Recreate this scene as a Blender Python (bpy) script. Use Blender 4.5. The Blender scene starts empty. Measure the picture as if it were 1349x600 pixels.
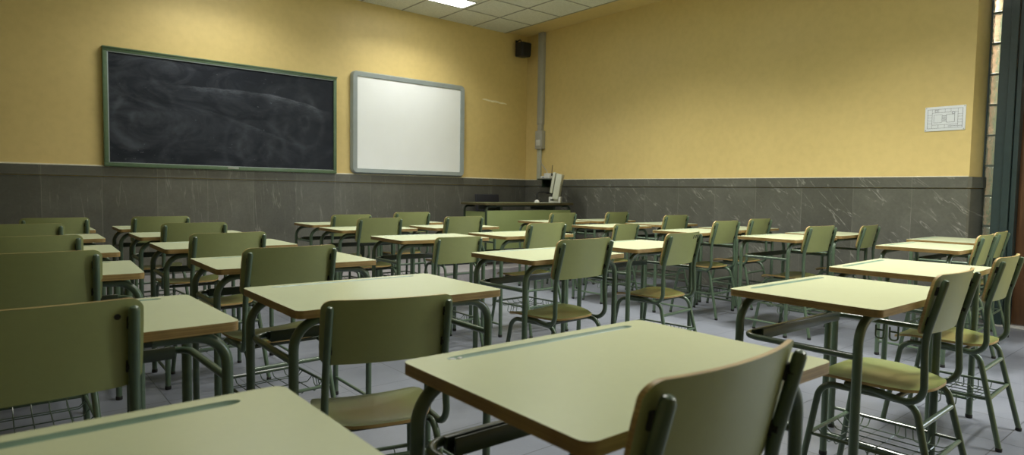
import bpy, bmesh, math, random
from math import sin, cos, pi, radians
from mathutils import Vector, Matrix
random.seed(7)
SC = bpy.context.scene
COL = SC.collection

# ------------------------------------------------------------------ helpers
def link(o):
    COL.objects.link(o); return o

def tag(o, label=None, cat=None, group=None, kind=None):
    if label: o['label'] = label
    if cat: o['category'] = cat
    if group: o['group'] = group
    if kind: o['kind'] = kind
    return o

def empty(name, loc=(0, 0, 0), rz=0.0, scale=1.0):
    o = bpy.data.objects.new(name, None); link(o)
    o.empty_display_size = 0.1
    o.location = loc; o.rotation_euler = (0, 0, rz); o.scale = (scale,) * 3
    return o

def obj(name, bm, mats, parent=None, smooth=True, loc=None, angle=40):
    me = bpy.data.meshes.new(name)
    bmesh.ops.recalc_face_normals(bm, faces=bm.faces)
    bm.to_mesh(me); bm.free()
    if not isinstance(mats, (list, tuple)): mats = [mats]
    for m in mats: me.materials.append(m)
    if smooth:
        me.polygons.foreach_set('use_smooth', [True] * len(me.polygons))
        try: me.set_sharp_from_angle(angle=radians(angle))
        except Exception: pass
    o = bpy.data.objects.new(name, me); link(o)
    if parent is not None: o.parent = parent
    if loc is not None: o.location = loc
    return o

def add_box(bm, x0, x1, y0, y1, z0, z1, bev=0.0, mi=0, rot=None, pivot=None, seg=2):
    b = bmesh.new()
    bmesh.ops.create_cube(b, size=1.0)
    for v in b.verts:
        v.co = Vector(((x0 + x1) / 2 + v.co.x * (x1 - x0), (y0 + y1) / 2 + v.co.y * (y1 - y0), (z0 + z1) / 2 + v.co.z * (z1 - z0)))
    if bev > 0:
        bmesh.ops.bevel(b, geom=list(b.edges), offset=bev, segments=seg, affect='EDGES', profile=0.5)
    if rot is not None:
        bmesh.ops.rotate(b, verts=b.verts, cent=pivot or ((x0 + x1) / 2, (y0 + y1) / 2, (z0 + z1) / 2), matrix=rot)
    for f in b.faces: f.material_index = mi
    merge(bm, b)

def merge(bm, b):
    vm = {v: bm.verts.new(v.co) for v in b.verts}
    for f in b.faces:
        try:
            g = bm.faces.new([vm[v] for v in f.verts]); g.material_index = f.material_index; g.smooth = f.smooth
        except ValueError: pass
    b.free()

def fillet(pts, rads, n=6):
    """polyline with rounded corners; rads per inner point"""
    out = [Vector(pts[0])]
    for i in range(1, len(pts) - 1):
        p, a, b = Vector(pts[i]), Vector(pts[i - 1]), Vector(pts[i + 1])
        r = rads[i - 1] if isinstance(rads, (list, tuple)) else rads
        if r <= 0: out.append(p); continue
        u, v = (a - p).normalized(), (b - p).normalized()
        ang = u.angle(v); t = min(r / math.tan(ang / 2), (a - p).length * .49 if i > 1 else (a - p).length * .95, (b - p).length * .95)
        r2 = t * math.tan(ang / 2)
        c = p + (u + v).normalized() * (r2 / sin(ang / 2))
        s, e = p + u * t - c, p + v * t - c
        om = s.angle(e)
        for k in range(n + 1):
            w = (s * sin((1 - k / n) * om) + e * sin(k / n * om)) / sin(om) if om > 1e-6 else s
            out.append(c + w)
    out.append(Vector(pts[-1]))
    return out

def add_tube(bm, pts, r, n=10, mi=0, cap=True, dome=False):
    pts = [Vector(p) for p in pts]
    q = [pts[0]]
    for p in pts[1:]:
        if (p - q[-1]).length > 1e-5: q.append(p)
    pts = q
    rs = [r] * len(pts)
    if dome:  # rounded start end
        d = (pts[0] - pts[1]).normalized()
        pts = [pts[0] + d * r * .95, pts[0] + d * r * .75] + [pts[0]] + pts[1:]
        rs = [r * .3, r * .72] + rs
    T = []
    for i in range(len(pts)):
        if i == 0: t = pts[1] - pts[0]
        elif i == len(pts) - 1: t = pts[-1] - pts[-2]
        else: t = (pts[i + 1] - pts[i]).normalized() + (pts[i] - pts[i - 1]).normalized()
        T.append(t.normalized())
    ref = Vector((0, 0, 1)) if abs(T[0].z) < .9 else Vector((1, 0, 0))
    N = (ref - T[0] * ref.dot(T[0])).normalized()
    rings = []
    for i, p in enumerate(pts):
        if i: N = (N - T[i] * N.dot(T[i])).normalized()
        B = T[i].cross(N)
        rings.append([bm.verts.new(p + (N * cos(2 * pi * k / n) + B * sin(2 * pi * k / n)) * rs[i]) for k in range(n)])
    for a, b in zip(rings, rings[1:]):
        for k in range(n):
            f = bm.faces.new((a[k], a[(k + 1) % n], b[(k + 1) % n], b[k])); f.material_index = mi
    if cap:
        f = bm.faces.new(rings[0][::-1]); f.material_index = mi
        f = bm.faces.new(rings[-1]); f.material_index = mi

def add_lathe(bm, prof, cx=0, cy=0, cz=0, n=20, mi=0):
    rings = []
    for (r, z) in prof:
        rings.append([bm.verts.new((cx + r * cos(2 * pi * k / n), cy + r * sin(2 * pi * k / n), cz + z)) for k in range(n)])
    for a, b in zip(rings, rings[1:]):
        for k in range(n):
            f = bm.faces.new((a[k], a[(k + 1) % n], b[(k + 1) % n], b[k])); f.material_index = mi
    bm.faces.new(rings[0][::-1]).material_index = mi
    bm.faces.new(rings[-1]).material_index = mi

def rounded_rect(w, d, r, n=5):
    P = []
    for (sx, sy, a0) in ((1, 1, 0), (-1, 1, 90), (-1, -1, 180), (1, -1, 270)):
        for k in range(n + 1):
            a = radians(a0 + 90 * k / n)
            P.append((sx * (w / 2 - r) + r * cos(a), sy * (d / 2 - r) + r * sin(a)))
    return P

# ------------------------------------------------------------------ materials
class NT:
    def __init__(s, name):
        s.m = bpy.data.materials.new(name); s.m.use_nodes = True
        s.t = s.m.node_tree; s.b = s.t.nodes['Principled BSDF']
    def n(s, typ, **kw):
        x = s.t.nodes.new(typ)
        for k, v in kw.items():
            if k in x.inputs: x.inputs[k].default_value = v
            else: setattr(x, k, v)
        return x
    def l(s, a, b): s.t.links.new(a, b)
    def coord(s, scale=(1, 1, 1), rot=(0, 0, 0), loc=(0, 0, 0), world=False):
        if world: g = s.n('ShaderNodeNewGeometry'); src = g.outputs['Position']
        else: g = s.n('ShaderNodeTexCoord'); src = g.outputs['Object']
        mp = s.n('ShaderNodeMapping'); mp.inputs['Scale'].default_value = scale
        mp.inputs['Rotation'].default_value = rot; mp.inputs['Location'].default_value = loc
        s.l(src, mp.inputs['Vector']); return mp.outputs[0]
    def noise(s, vec, scale, detail=4, rough=.55, dist=0):
        x = s.n('ShaderNodeTexNoise'); x.inputs['Scale'].default_value = scale
        x.inputs['Detail'].default_value = detail; x.inputs['Roughness'].default_value = rough
        x.inputs['Distortion'].default_value = dist
        s.l(vec, x.inputs['Vector']); return x.outputs['Fac']
    def ramp(s, fac, stops):
        x = s.n('ShaderNodeValToRGB'); e = x.color_ramp.elements
        while len(e) < len(stops): e.new(.5)
        for i, (p, c) in enumerate(stops):
            e[i].position = p; e[i].color = (*c, 1) if len(c) == 3 else c
        s.l(fac, x.inputs[0]); return x.outputs[0]
    def math(s, op, a, b=None, c=None, clamp=False):
        x = s.n('ShaderNodeMath'); x.operation = op; x.use_clamp = clamp
        for i, v in enumerate((a, b, c)):
            if v is None: continue
            if isinstance(v, (int, float)): x.inputs[i].default_value = v
            else: s.l(v, x.inputs[i])
        return x.outputs[0]
    def mix(s, fac, a, b):
        x = s.n('ShaderNodeMix'); x.data_type = 'RGBA'
        for idx, v in ((0, fac), (6, a), (7, b)):
            if isinstance(v, (int, float)): x.inputs[idx].default_value = v
            elif isinstance(v, tuple): x.inputs[idx].default_value = (*v, 1)
            else: s.l(v, x.inputs[idx])
        return x.outputs[2]
    def bump(s, h, strength=.2, dist=.01):
        x = s.n('ShaderNodeBump'); x.inputs['Strength'].default_value = strength
        x.inputs['Distance'].default_value = dist; s.l(h, x.inputs['Height'])
        s.l(x.outputs[0], s.b.inputs['Normal'])
    def col(s, c):
        if isinstance(c, tuple): s.b.inputs['Base Color'].default_value = (*c, 1)
        else: s.l(c, s.b.inputs['Base Color'])
    def set(s, rough=None, metal=None, spec=None, coat=None):
        if rough is not None:
            if isinstance(rough, (int, float)): s.b.inputs['Roughness'].default_value = rough
            else: s.l(rough, s.b.inputs['Roughness'])
        if metal is not None: s.b.inputs['Metallic'].default_value = metal
        if spec is not None: s.b.inputs['Specular IOR Level'].default_value = spec
        if coat is not None: s.b.inputs['Coat Weight'].default_value = coat

def simple(name, c, rough=.5, metal=0.0, var=.12, scale=12, spec=.5):
    t = NT(name); v = t.coord()
    f = t.noise(v, scale)
    t.col(t.ramp(f, [(.3, tuple(x * (1 - var) for x in c)), (.7, tuple(min(1, x * (1 + var)) for x in c))]))
    t.set(rough, metal, spec); return t.m

def mat_wall():
    t = NT('yellow_wall_paint'); v = t.coord(world=True)
    a = t.noise(v, 1.3, 3); b = t.noise(v, 14, 5)
    c1 = t.ramp(a, [(.3, (.680, .532, .225)), (.7, (.720, .566, .243))])
    dirt = t.ramp(b, [(.2, (.93, .93, .93)), (.6, (1, 1, 1))])
    m = t.n('ShaderNodeMix'); m.data_type = 'RGBA'; m.blend_type = 'MULTIPLY'; m.inputs[0].default_value = 1
    t.l(c1, m.inputs[6]); t.l(dirt, m.inputs[7]); t.col(m.outputs[2])
    t.bump(t.noise(v, 60, 3), .06, .002); t.set(.42, spec=.4); return t.m

def mat_stone(axis, name, joint0, joint_w, veins=1.0):
    """grey marble slabs; axis 0: runs along X, 1: along Y"""
    t = NT(name)
    g = t.n('ShaderNodeNewGeometry'); sp = t.n('ShaderNodeSeparateXYZ'); t.l(g.outputs['Position'], sp.inputs[0])
    u = sp.outputs[axis]; z = sp.outputs[2]
    k = t.math('DIVIDE', t.math('SUBTRACT', u, joint0), joint_w)
    cell = t.math('FLOOR', k); fr = t.math('SUBTRACT', k, cell)
    # per slab offset so each slab has its own figure
    comb = t.n('ShaderNodeCombineXYZ'); t.l(u, comb.inputs[0]); t.l(t.math('MULTIPLY', cell, 7.31), comb.inputs[1]); t.l(z, comb.inputs[2])
    mp = t.n('ShaderNodeMapping'); mp.inputs['Scale'].default_value = (1, 1, 1)
    t.l(comb.outputs[0], mp.inputs[0]); v = mp.outputs[0]
    cloud = t.noise(v, 3.0, 6, .6, .6)
    fine = t.noise(v, 38, 6, .7)
    base = t.ramp(cloud, [(.25, (.092, .094, .080)), (.52, (.112, .114, .098)), (.80, (.142, .144, .124))])
    fm = t.ramp(fine, [(.3, (.88, .88, .88)), (.7, (1.09, 1.09, 1.09))])
    m = t.n('ShaderNodeMix'); m.data_type = 'RGBA'; m.blend_type = 'MULTIPLY'; m.inputs[0].default_value = 1
    t.l(base, m.inputs[6]); t.l(fm, m.inputs[7])
    # slab tone
    wn = t.n('ShaderNodeTexWhiteNoise'); wn.noise_dimensions = '1D'; t.l(cell, wn.inputs['W'])
    tone = t.math('ADD', t.math('MULTIPLY', wn.outputs['Value'], .24), .86)
    vm = t.n('ShaderNodeVectorMath'); vm.operation = 'SCALE'; t.l(m.outputs[2], vm.inputs[0]); t.l(tone, vm.inputs['Scale'])
    colr = vm.outputs[0]
    # thin white veins: diagonal, ridged noise masked by patches
    mr = t.n('ShaderNodeMapping'); mr.inputs['Rotation'].default_value = (0, radians(42 if axis == 1 else 4), 0)
    t.l(comb.outputs[0], mr.inputs[0])
    mp2 = t.n('ShaderNodeMapping'); mp2.inputs['Scale'].default_value = (1.0, 1, 6.5) if axis == 1 else (7.0, 1, .55)
    t.l(mr.outputs[0], mp2.inputs[0])
    rn = t.noise(mp2.outputs[0], 1.7, 3, .5, .25)
    ridge = t.math('ABSOLUTE', t.math('SUBTRACT', rn, .5))
    vein = t.ramp(ridge, [(.0, (1, 1, 1)), (.013, (0, 0, 0))])
    mp3 = t.n('ShaderNodeMapping'); mp3.inputs['Scale'].default_value = (1.5, 1, 2.2) if axis == 1 else (2.5, 1, 1.2); t.l(mr.outputs[0], mp3.inputs[0])
    patch = t.ramp(t.noise(mp3.outputs[0], 3.4, 4, .6), [(.47, (0, 0, 0)), (.60, (1, 1, 1))])
    fac = t.math('MULTIPLY', t.math('MULTIPLY', vein, patch), (.40 * veins), clamp=True)
    colr = t.mix(fac, colr, (.46, .46, .42))
    # joints: pale hairline
    jf = t.math('LESS_THAN', t.math('ABSOLUTE', t.math('SUBTRACT', fr, .5)), .4955)
    jn = t.math('SUBTRACT', 1.0, jf)
    jn = t.math('MULTIPLY', jn, t.ramp(t.noise(v, 5, 2), [(.3, (.15,) * 3), (.65, (.8,) * 3)]))
    colr = t.mix(jn, colr, (.24, .24, .21))
    t.col(colr); t.set(.33, spec=.45); t.bump(fine, .04, .002)
    return t.m

def mat_floor():
    t = NT('grey_floor_tile')
    g = t.n('ShaderNodeNewGeometry'); sp = t.n('ShaderNodeSeparateXYZ'); t.l(g.outputs['Position'], sp.inputs[0])
    S = .40; fr = []; cells = []
    for i, off in ((0, .13), (1, .07)):
        k = t.math('DIVIDE', t.math('ADD', sp.outputs[i], off + 20), S)
        c = t.math('FLOOR', k); f = t.math('SUBTRACT', k, c)
        cells.append(c); fr.append(t.math('ABSOLUTE', t.math('SUBTRACT', f, .5)))
    edge = t.math('MAXIMUM', fr[0], fr[1])
    joint = t.math('GREATER_THAN', edge, .4945)
    cb = t.n('ShaderNodeCombineXYZ'); t.l(cells[0], cb.inputs[0]); t.l(cells[1], cb.inputs[1])
    wn = t.n('ShaderNodeTexWhiteNoise'); wn.noise_dimensions = '2D'; t.l(cb.outputs[0], wn.inputs['Vector'])
    v = t.coord(world=True)
    a = t.noise(v, 5, 6, .65); b = t.noise(v, 90, 4)
    base = t.ramp(a, [(.3, (.134, .146, .176)), (.7, (.170, .183, .217))])
    tone = t.math('ADD', t.math('MULTIPLY', wn.outputs['Value'], .12), .94)
    tone = t.math('MULTIPLY', tone, t.math('ADD', t.math('MULTIPLY', b, .2), .9))
    vm = t.n('ShaderNodeVectorMath'); vm.operation = 'SCALE'; t.l(base, vm.inputs[0]); t.l(tone, vm.inputs['Scale'])
    t.col(t.mix(joint, vm.outputs[0], (.05, .055, .065)))
    t.set(t.math('ADD', t.math('MULTIPLY', a, .25), .22), spec=.5)
    t.bump(t.math('SUBTRACT', 1.0, joint), .3, .002)
    return t.m

def mat_dais():
    t = NT('dais_stone'); v = t.coord(world=True)
    a = t.noise(v, 9, 6, .7)
    t.col(t.ramp(a, [(.3, (.20, .19, .20)), (.7, (.28, .27, .28))])); t.set(.4); return t.m

def mat_laminate(name, c, rough=.3, var=.05, spec=.5):
    t = NT(name); v = t.coord()
    a = t.noise(v, 4, 4); b = t.noise(v, 55, 5, .7)
    f = t.math('ADD', t.math('MULTIPLY', a, .6), t.math('MULTIPLY', b, .4))
    t.col(t.ramp(f, [(.35, tuple(x * (1 - var) for x in c)), (.65, tuple(x * (1 + var) for x in c))]))
    t.set(rough, spec=spec)
    return t.m

def mat_ply(name, lo, hi):
    t = NT(name); v = t.coord(scale=(1.5, 1.5, 90))
    a = t.noise(v, 3, 4, .6, .2)
    p = t.noise(t.coord(), 9, 4)
    c = t.ramp(a, [(.3, lo), (.7, hi)])
    m = t.n('ShaderNodeMix'); m.data_type = 'RGBA'; m.blend_type = 'MULTIPLY'; m.inputs[0].default_value = .8
    t.l(c, m.inputs[6]); t.l(t.ramp(p, [(.3, (.62, .55, .45)), (.6, (1, 1, 1))]), m.inputs[7])
    t.col(m.outputs[2]); t.set(.45); return t.m

def mat_paint(name, c, rough=.3):
    t = NT(name); v = t.coord()
    a = t.noise(v, 18, 4); b = t.noise(v, 120, 2)
    col = t.ramp(a, [(.3, tuple(x * .88 for x in c)), (.7, tuple(x * 1.12 for x in c))])
    chip = t.ramp(t.noise(v, 45, 3, .7), [(.72, (0, 0, 0)), (.76, (1, 1, 1))])
    t.col(t.mix(t.math('MULTIPLY', chip, .6), col, (.02, .03, .022)))
    t.set(rough, spec=.5, coat=.25); t.b.inputs['Coat Roughness'].default_value = .15
    t.bump(b, .04, .0006); return t.m

def mat_seat():
    t = NT('olive_seat_laminate'); v = t.coord()
    r = t.n('ShaderNodeVectorMath'); r.operation = 'LENGTH'
    mp = t.n('ShaderNodeMapping'); mp.inputs['Scale'].default_value = (5.2, 5.0, 0); mp.inputs['Location'].default_value = (0, -.1, 0)
    tc = t.n('ShaderNodeTexCoord'); t.l(tc.outputs['Object'], mp.inputs[0]); t.l(mp.outputs[0], r.inputs[0])
    n = t.noise(v, 9, 5, .65)
    f = t.math('ADD', r.outputs['Value'], t.math('MULTIPLY', t.math('SUBTRACT', n, .5), 1.0))
    wear = t.ramp(f, [(.25, (.270, .235, .085)), (.85, (.245, .285, .095))])
    t.col(wear); t.set(.30, spec=.5); return t.m

def mat_ceiling():
    t = NT('mineral_ceiling_tile')
    g = t.n('ShaderNodeNewGeometry'); sp = t.n('ShaderNodeSeparateXYZ'); t.l(g.outputs['Position'], sp.inputs[0])
    v = t.coord(world=True)
    a = t.noise(v, 120, 3, .7); b = t.noise(v, 26, 4, .6)
    c = t.ramp(a, [(.36, (.56, .57, .48)), (.47, (.78, .79, .68)), (.8, (.83, .84, .73))])
    m = t.n('ShaderNodeMix'); m.data_type = 'RGBA'; m.blend_type = 'MULTIPLY'; m.inputs[0].default_value = .5
    t.l(c, m.inputs[6]); t.l(t.ramp(b, [(.3, (.85, .85, .84)), (.7, (1, 1, 1))]), m.inputs[7])
    t.col(m.outputs[2]); t.set(.9, spec=.1); t.bump(a, .3, .002); return t.m

def mat_chalkboard():
    t = NT('chalkboard_slate'); v = t.coord()
    a = t.noise(v, 2.0, 4, .6, .8)
    base = t.ramp(a, [(.3, (.0100, .0130, .0205)), (.7, (.0160, .0200, .0300))])
    tc = t.n('ShaderNodeTexCoord'); sp = t.n('ShaderNodeSeparateXYZ'); t.l(tc.outputs['Object'], sp.inputs[0])
    x, z = sp.outputs[0], sp.outputs[2]
    fine = t.ramp(t.noise(t.coord(scale=(1.2, 1, 9), rot=(0, .35, 0)), 7, 6, .75, 1.5), [(.40, (.25,) * 3), (.70, (1,) * 3)])
    warp = t.math('MULTIPLY', t.math('SUBTRACT', t.noise(t.coord(), 3.0, 3), .5), .22)
    parts = []
    def add(f, w, g=None):
        y = t.math('MULTIPLY', f, w)
        if g is not None: y = t.math('MULTIPLY', y, g)
        parts.append(y)
    # soft broad wipe cloud, strongest upper left
    cloud = t.ramp(t.noise(t.coord(scale=(.8, 1, 1.6), rot=(0, .3, 0)), 1.8, 6, .62, 1.6), [(.42, (0,) * 3), (.75, (1,) * 3)])
    side = t.math('ADD', .55, t.math('MULTIPLY', x, -.35), clamp=True)
    add(cloud, .055, side)
    # swept edges: sharp above, fading below
    for (am, fr, ph, z0, sl, w, x0, x1) in ((.05, 2.6, .3, .30, -.10, .16, -.75, 1.2), (.03, 5.0, 1.0, .40, -.30, .12, -1.2, -.3), (.04, 3.1, 2.0, -.05, -.22, .05, -.5, .9)):
        zc = t.math('ADD', t.math('MULTIPLY', t.math('SINE', t.math('ADD', t.math('MULTIPLY', x, fr), ph)), am), t.math('ADD', z0, t.math('MULTIPLY', x, sl)))
        d = t.math('SUBTRACT', t.math('ADD', z, t.math('MULTIPLY', warp, .35)), zc)
        prof = t.ramp(t.math('ADD', t.math('MULTIPLY', d, 3.0), .6), [(.0, (0,) * 3), (.40, (.28,) * 3), (.57, (.9,) * 3), (.61, (0,) * 3)])
        gate = t.math('MULTIPLY', t.math('SMOOTH_MIN', 1, t.math('MULTIPLY', t.math('MAXIMUM', t.math('SUBTRACT', x, x0), 0), 3), .2),
                      t.math('SMOOTH_MIN', 1, t.math('MULTIPLY', t.math('MAXIMUM', t.math('SUBTRACT', x1, x), 0), 3), .2))
        patch = t.ramp(t.noise(t.coord(loc=(z0 * 9, 0, 1)), 2.4, 4), [(.38, (.15,) * 3), (.60, (1,) * 3)])
        add(t.math('MULTIPLY', prof, gate), w, t.math('MULTIPLY', patch, fine))
    # circular wiping strokes
    for (cx, cz, sc, w) in ((-.95, -.10, 17, .034), (.35, -.35, 14, .030), (.85, .0, 15, .030)):
        dx = t.math('SUBTRACT', x, cx); dz = t.math('MULTIPLY', t.math('SUBTRACT', z, cz), .8)
        r = t.math('ADD', t.math('SQRT', t.math('ADD', t.math('MULTIPLY', dx, dx), t.math('MULTIPLY', dz, dz))), warp)
        rings = t.math('POWER', t.math('ADD', .5, t.math('MULTIPLY', t.math('SINE', t.math('MULTIPLY', r, sc * 2.2)), .5)), 3)
        fall = t.math('MAXIMUM', t.math('SUBTRACT', 1, t.math('MULTIPLY', r, 1.5)), 0)
        pn = t.ramp(t.noise(t.coord(loc=(cx * 5, 0, 2)), 3.2, 5, .6), [(.42, (0,) * 3), (.62, (1,) * 3)])
        add(t.math('MULTIPLY', rings, fall), w, pn)
    # short chalk dashes
    dash = t.ramp(t.noise(t.coord(scale=(1.0, 1, 3.0), rot=(0, -.7, 0)), 26, 2, .5), [(.715, (0,) * 3), (.76, (1,) * 3)])
    dm = t.ramp(t.noise(t.coord(loc=(5, 0, 3)), 2.1, 2), [(.50, (0,) * 3), (.62, (1,) * 3)])
    add(dash, .20, dm)
    tot = parts[0]
    for q in parts[1:]: tot = t.math('ADD', tot, q)
    t.col(t.mix(t.math('MULTIPLY', tot, 2.1, clamp=True), base, (.52, .58, .70)))
    t.set(.6, spec=.22); return t.m

def mat_emit(name, c, s):
    t = NT(name); t.col((.8, .8, .8))
    t.b.inputs['Emission Color'].default_value = (*c, 1); t.b.inputs['Emission Strength'].default_value = s
    return t.m

def mat_glassblock():
    t = NT('glass_block'); v = t.coord(world=True)
    t.col(t.ramp(t.noise(v, 30, 3), [(.3, (.42, .56, .48)), (.7, (.72, .82, .72))]))
    t.b.inputs['Transmission Weight'].default_value = .8
    t.b.inputs['IOR'].default_value = 1.45
    t.bump(t.noise(v, 30, 2, .5, 1.0), .5, .012); t.set(.12); return t.m

def mat_wood(name, lo, hi):
    t = NT(name); v = t.coord(scale=(14, 14, .9))
    t.col(t.ramp(t.noise(v, 2.5, 5, .6, .8), [(.3, lo), (.7, hi)])); t.set(.4); return t.m

M = dict(
    wall=mat_wall(), floor=mat_floor(), dais=mat_dais(), ceil=mat_ceiling(),
    stone_f=mat_stone(0, 'grey_marble_front', .38, .505, .7),
    stone_r=mat_stone(1, 'grey_marble_side', .61, .520, 1.3),
    tbar=simple('ceiling_grid_bar', (.30, .30, .24), .5),
    top=mat_laminate('pale_green_laminate', (.505, .548, .362), .27, .02),
    dtop=mat_laminate('teacher_desk_laminate', (.120, .135, .065), .35),
    back=mat_laminate('olive_green_laminate', (.280, .312, .130), .36, .05),
    panel=mat_laminate('modesty_panel_laminate', (.200, .245, .095), .45, .05),
    edge=mat_ply('beech_ply_edge', (.200, .130, .042), (.385, .265, .100)),
    bedge=mat_ply('beech_ply_edge_chair', (.330, .220, .080), (.540, .390, .160)),
    dedge=mat_ply('dark_ply_edge', (.050, .045, .018), (.095, .080, .032)),
    seat=mat_seat(),
    steel=mat_paint('green_enamel_steel', (.074, .115, .075)),
    dsteel=mat_paint('dark_green_enamel_steel', (.022, .038, .024), .35),
    groove=simple('worn_groove_green', (.17, .26, .19), .4),
    rubber=simple('black_rubber', (.012, .012, .011), .7),
    bframe=mat_paint('chalkboard_green_frame', (.100, .165, .095), .35),
    slate=mat_chalkboard(),
    wframe=simple('blue_grey_aluminium', (.34, .395, .41), .38, .3, .05),
    wboard=simple('whiteboard_enamel', (.86, .90, .92), .22, 0, .015, 3),
    white=simple('white_plastic', (.62, .63, .60), .4, 0, .04),
    cream=simple('aged_cream_plastic', (.50, .52, .43), .45, 0, .05),
    grey=simple('grey_conduit_plastic', (.40, .40, .36), .5, 0, .05),
    black=simple('black_plastic', (.010, .011, .014), .45),
    cloth=simple('black_upholstery', (.012, .013, .018), .8),
    chrome=simple('brushed_steel', (.35, .37, .36), .3, .8),
    teal=mat_paint('teal_painted_steel', (.018, .036, .037), .45),
    door=mat_wood('dark_brown_door', (.070, .032, .014), (.120, .060, .026)),
    gblock=mat_glassblock(), mortar=simple('block_mortar', (.10, .12, .10), .8),
    sill=simple('pale_threshold_stone', (.42, .42, .42), .5),
    paper=simple('white_paper', (.76, .80, .86), .5, 0, .02), ink=simple('grey_print', (.20, .21, .26), .6),
    scrape=simple('bare_plaster', (.88, .82, .62), .8), lit_edge=simple('pale_lit_edge', (.80, .76, .62), .7),
    diff=mat_emit('lamp_diffuser', (1, 1, .93), 6.0),
    marker=simple('dark_ink', (.012, .014, .012), .6),
    led=simple('blue_lens', (.05, .08, .2), .3),
)

# ------------------------------------------------------------------ room
XR, YF, ZC = 6.66, 7.73, 3.558
XL, YB = -2.9, -2.4
DADO = 1.287
def struct(name, bm, mats, parent=None, smooth=False):
    o = obj(name, bm, mats, parent, smooth)
    if parent is None: o['kind'] = 'structure'
    return o

bm = bmesh.new(); add_box(bm, XL - .2, XR + 1.6, YB - .2, YF + .2, -.12, 0); struct('floor', bm, M['floor'])
bm = bmesh.new(); add_box(bm, XL - .2, XR, YF, YF + .2, 0, ZC + .2); wf = struct('wall_front', bm, M['wall'])
bm = bmesh.new(); add_box(bm, XL - .2, XL, YB, YF, 0, ZC + .2); struct('wall_left', bm, M['wall'])
bm = bmesh.new(); add_box(bm, XL - .2, XR + 1.6, YB - .2, YB, 0, ZC + .2); struct('wall_back', bm, M['wall'])
# right wall with a splayed end beside the glass blocks
Y1 = 1.734
bm = bmesh.new()
prof = [(XR, YF + .2), (XR, Y1), (XR + .20, Y1 - .052), (XR + .20, Y1 - .05), (XR + .36, Y1 - .05), (XR + .36, YF + .2)]
prof = [(XR, YF + .2), (XR, Y1), (XR + .19, Y1 - .052), (XR + .36, Y1 - .052), (XR + .36, YF + .2)]
lo = [bm.verts.new((x, y, 0)) for x, y in prof]; hi = [bm.verts.new((x, y, ZC + .2)) for x, y in prof]
for i in range(len(prof)):
    j = (i + 1) % len(prof); bm.faces.new((lo[i], lo[j], hi[j], hi[i]))
bm.faces.new(lo); bm.faces.new(hi)
wr = struct('wall_right', bm, M['wall'])
# near part of the right wall, beyond the door
bm = bmesh.new()
for b_ in ((YB, -2.05, 0, ZC + .2), (-2.05, -.25, 0, 1.15), (-2.05, -.25, 2.75, ZC + .2), (-.25, .22, 0, ZC + .2)): add_box(bm, XR + .1, XR + .36, *b_)
add_box(bm, XR + .1, XR + .36, .22, Y1 - .052, 2.98, ZC + .2)
struct('wall_right_near', bm, M['wall'])

# stone dado: body slabs + cap course, front and right
def dado(name, boxes, mat):
    bm = bmesh.new()
    for b in boxes: add_box(bm, *b)
    return struct(name, bm, mat)
dado('trim_1', [(XL, XR - .02, YF - .020, YF, 0, DADO - .105), (XL, XR - .03, YF - .030, YF, DADO - .098, DADO)], M['stone_f'])
bm = bmesh.new()
add_box(bm, XR - .020, XR, Y1, YF, 0, DADO - .105); add_box(bm, XR - .030, XR, Y1, YF, DADO - .098, DADO)
for (t0, z0, z1) in ((.020, 0, DADO - .105), (.030, DADO - .098, DADO)):
    P = [(XR - t0, Y1), (XR - t0 * .3, Y1 - t0 * .9), (XR + .19, Y1 - .052 - t0), (XR + .19, Y1 - .050), (XR, Y1 + .001)]
    a = [bm.verts.new((x, y, z0)) for x, y in P]; b = [bm.verts.new((x, y, z1)) for x, y in P]
    for i in range(len(P)):
        j = (i + 1) % len(P); bm.faces.new((a[i], a[j], b[j], b[i]))
    bm.faces.new(a); bm.faces.new(b)
struct('trim_2', bm, M['stone_r'])

bm = bmesh.new(); add_box(bm, XL, XR, YF - .014, YF, DADO, DADO + .014, .002); add_box(bm, XR - .010, XR, Y1, YF, DADO, DADO + .008, .002)  # pale strip standing in for the lit top edge of the dado cap
struct('trim_7', bm, M['lit_edge'])
# dais along the front wall
bm = bmesh.new(); add_box(bm, XL, XR - .02, 6.17, YF - .02, 0, .128, .006); struct('floor_dais', bm, M['dais'])

# ceiling: slab with plaster border, mineral tiles and grid bars as parts
LX = [(1.39, 2.53), (3.79, 4.93)]
LY = [(6.75, 7.07), (4.35, 4.67), (1.95, 2.27), (-.45, -.13)]
bm = bmesh.new(); add_box(bm, XL - .2, XR + 1.6, YB - .2, YF + .2, ZC + .004, ZC + .2)
ceiling = struct('ceiling', bm, M['wall'])
GX1 = 6.19
bm = bmesh.new(); add_box(bm, XL, GX1, YB, YF, ZC - .012, ZC + .006)
tiles = struct('ceiling_tiles', bm, M['ceil'], ceiling)
bm = bmesh.new()
x = GX1
while x > XL: add_box(bm, x - .009, x + .009, YB, YF, ZC - .0165, ZC - .011); x -= .603
y = 7.10
while y > YB: add_box(bm, XL, GX1, y - .009, y + .009, ZC - .0160, ZC - .011); y -= .603
grid = struct('ceiling_grid', bm, M['tbar'], ceiling)

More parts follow.
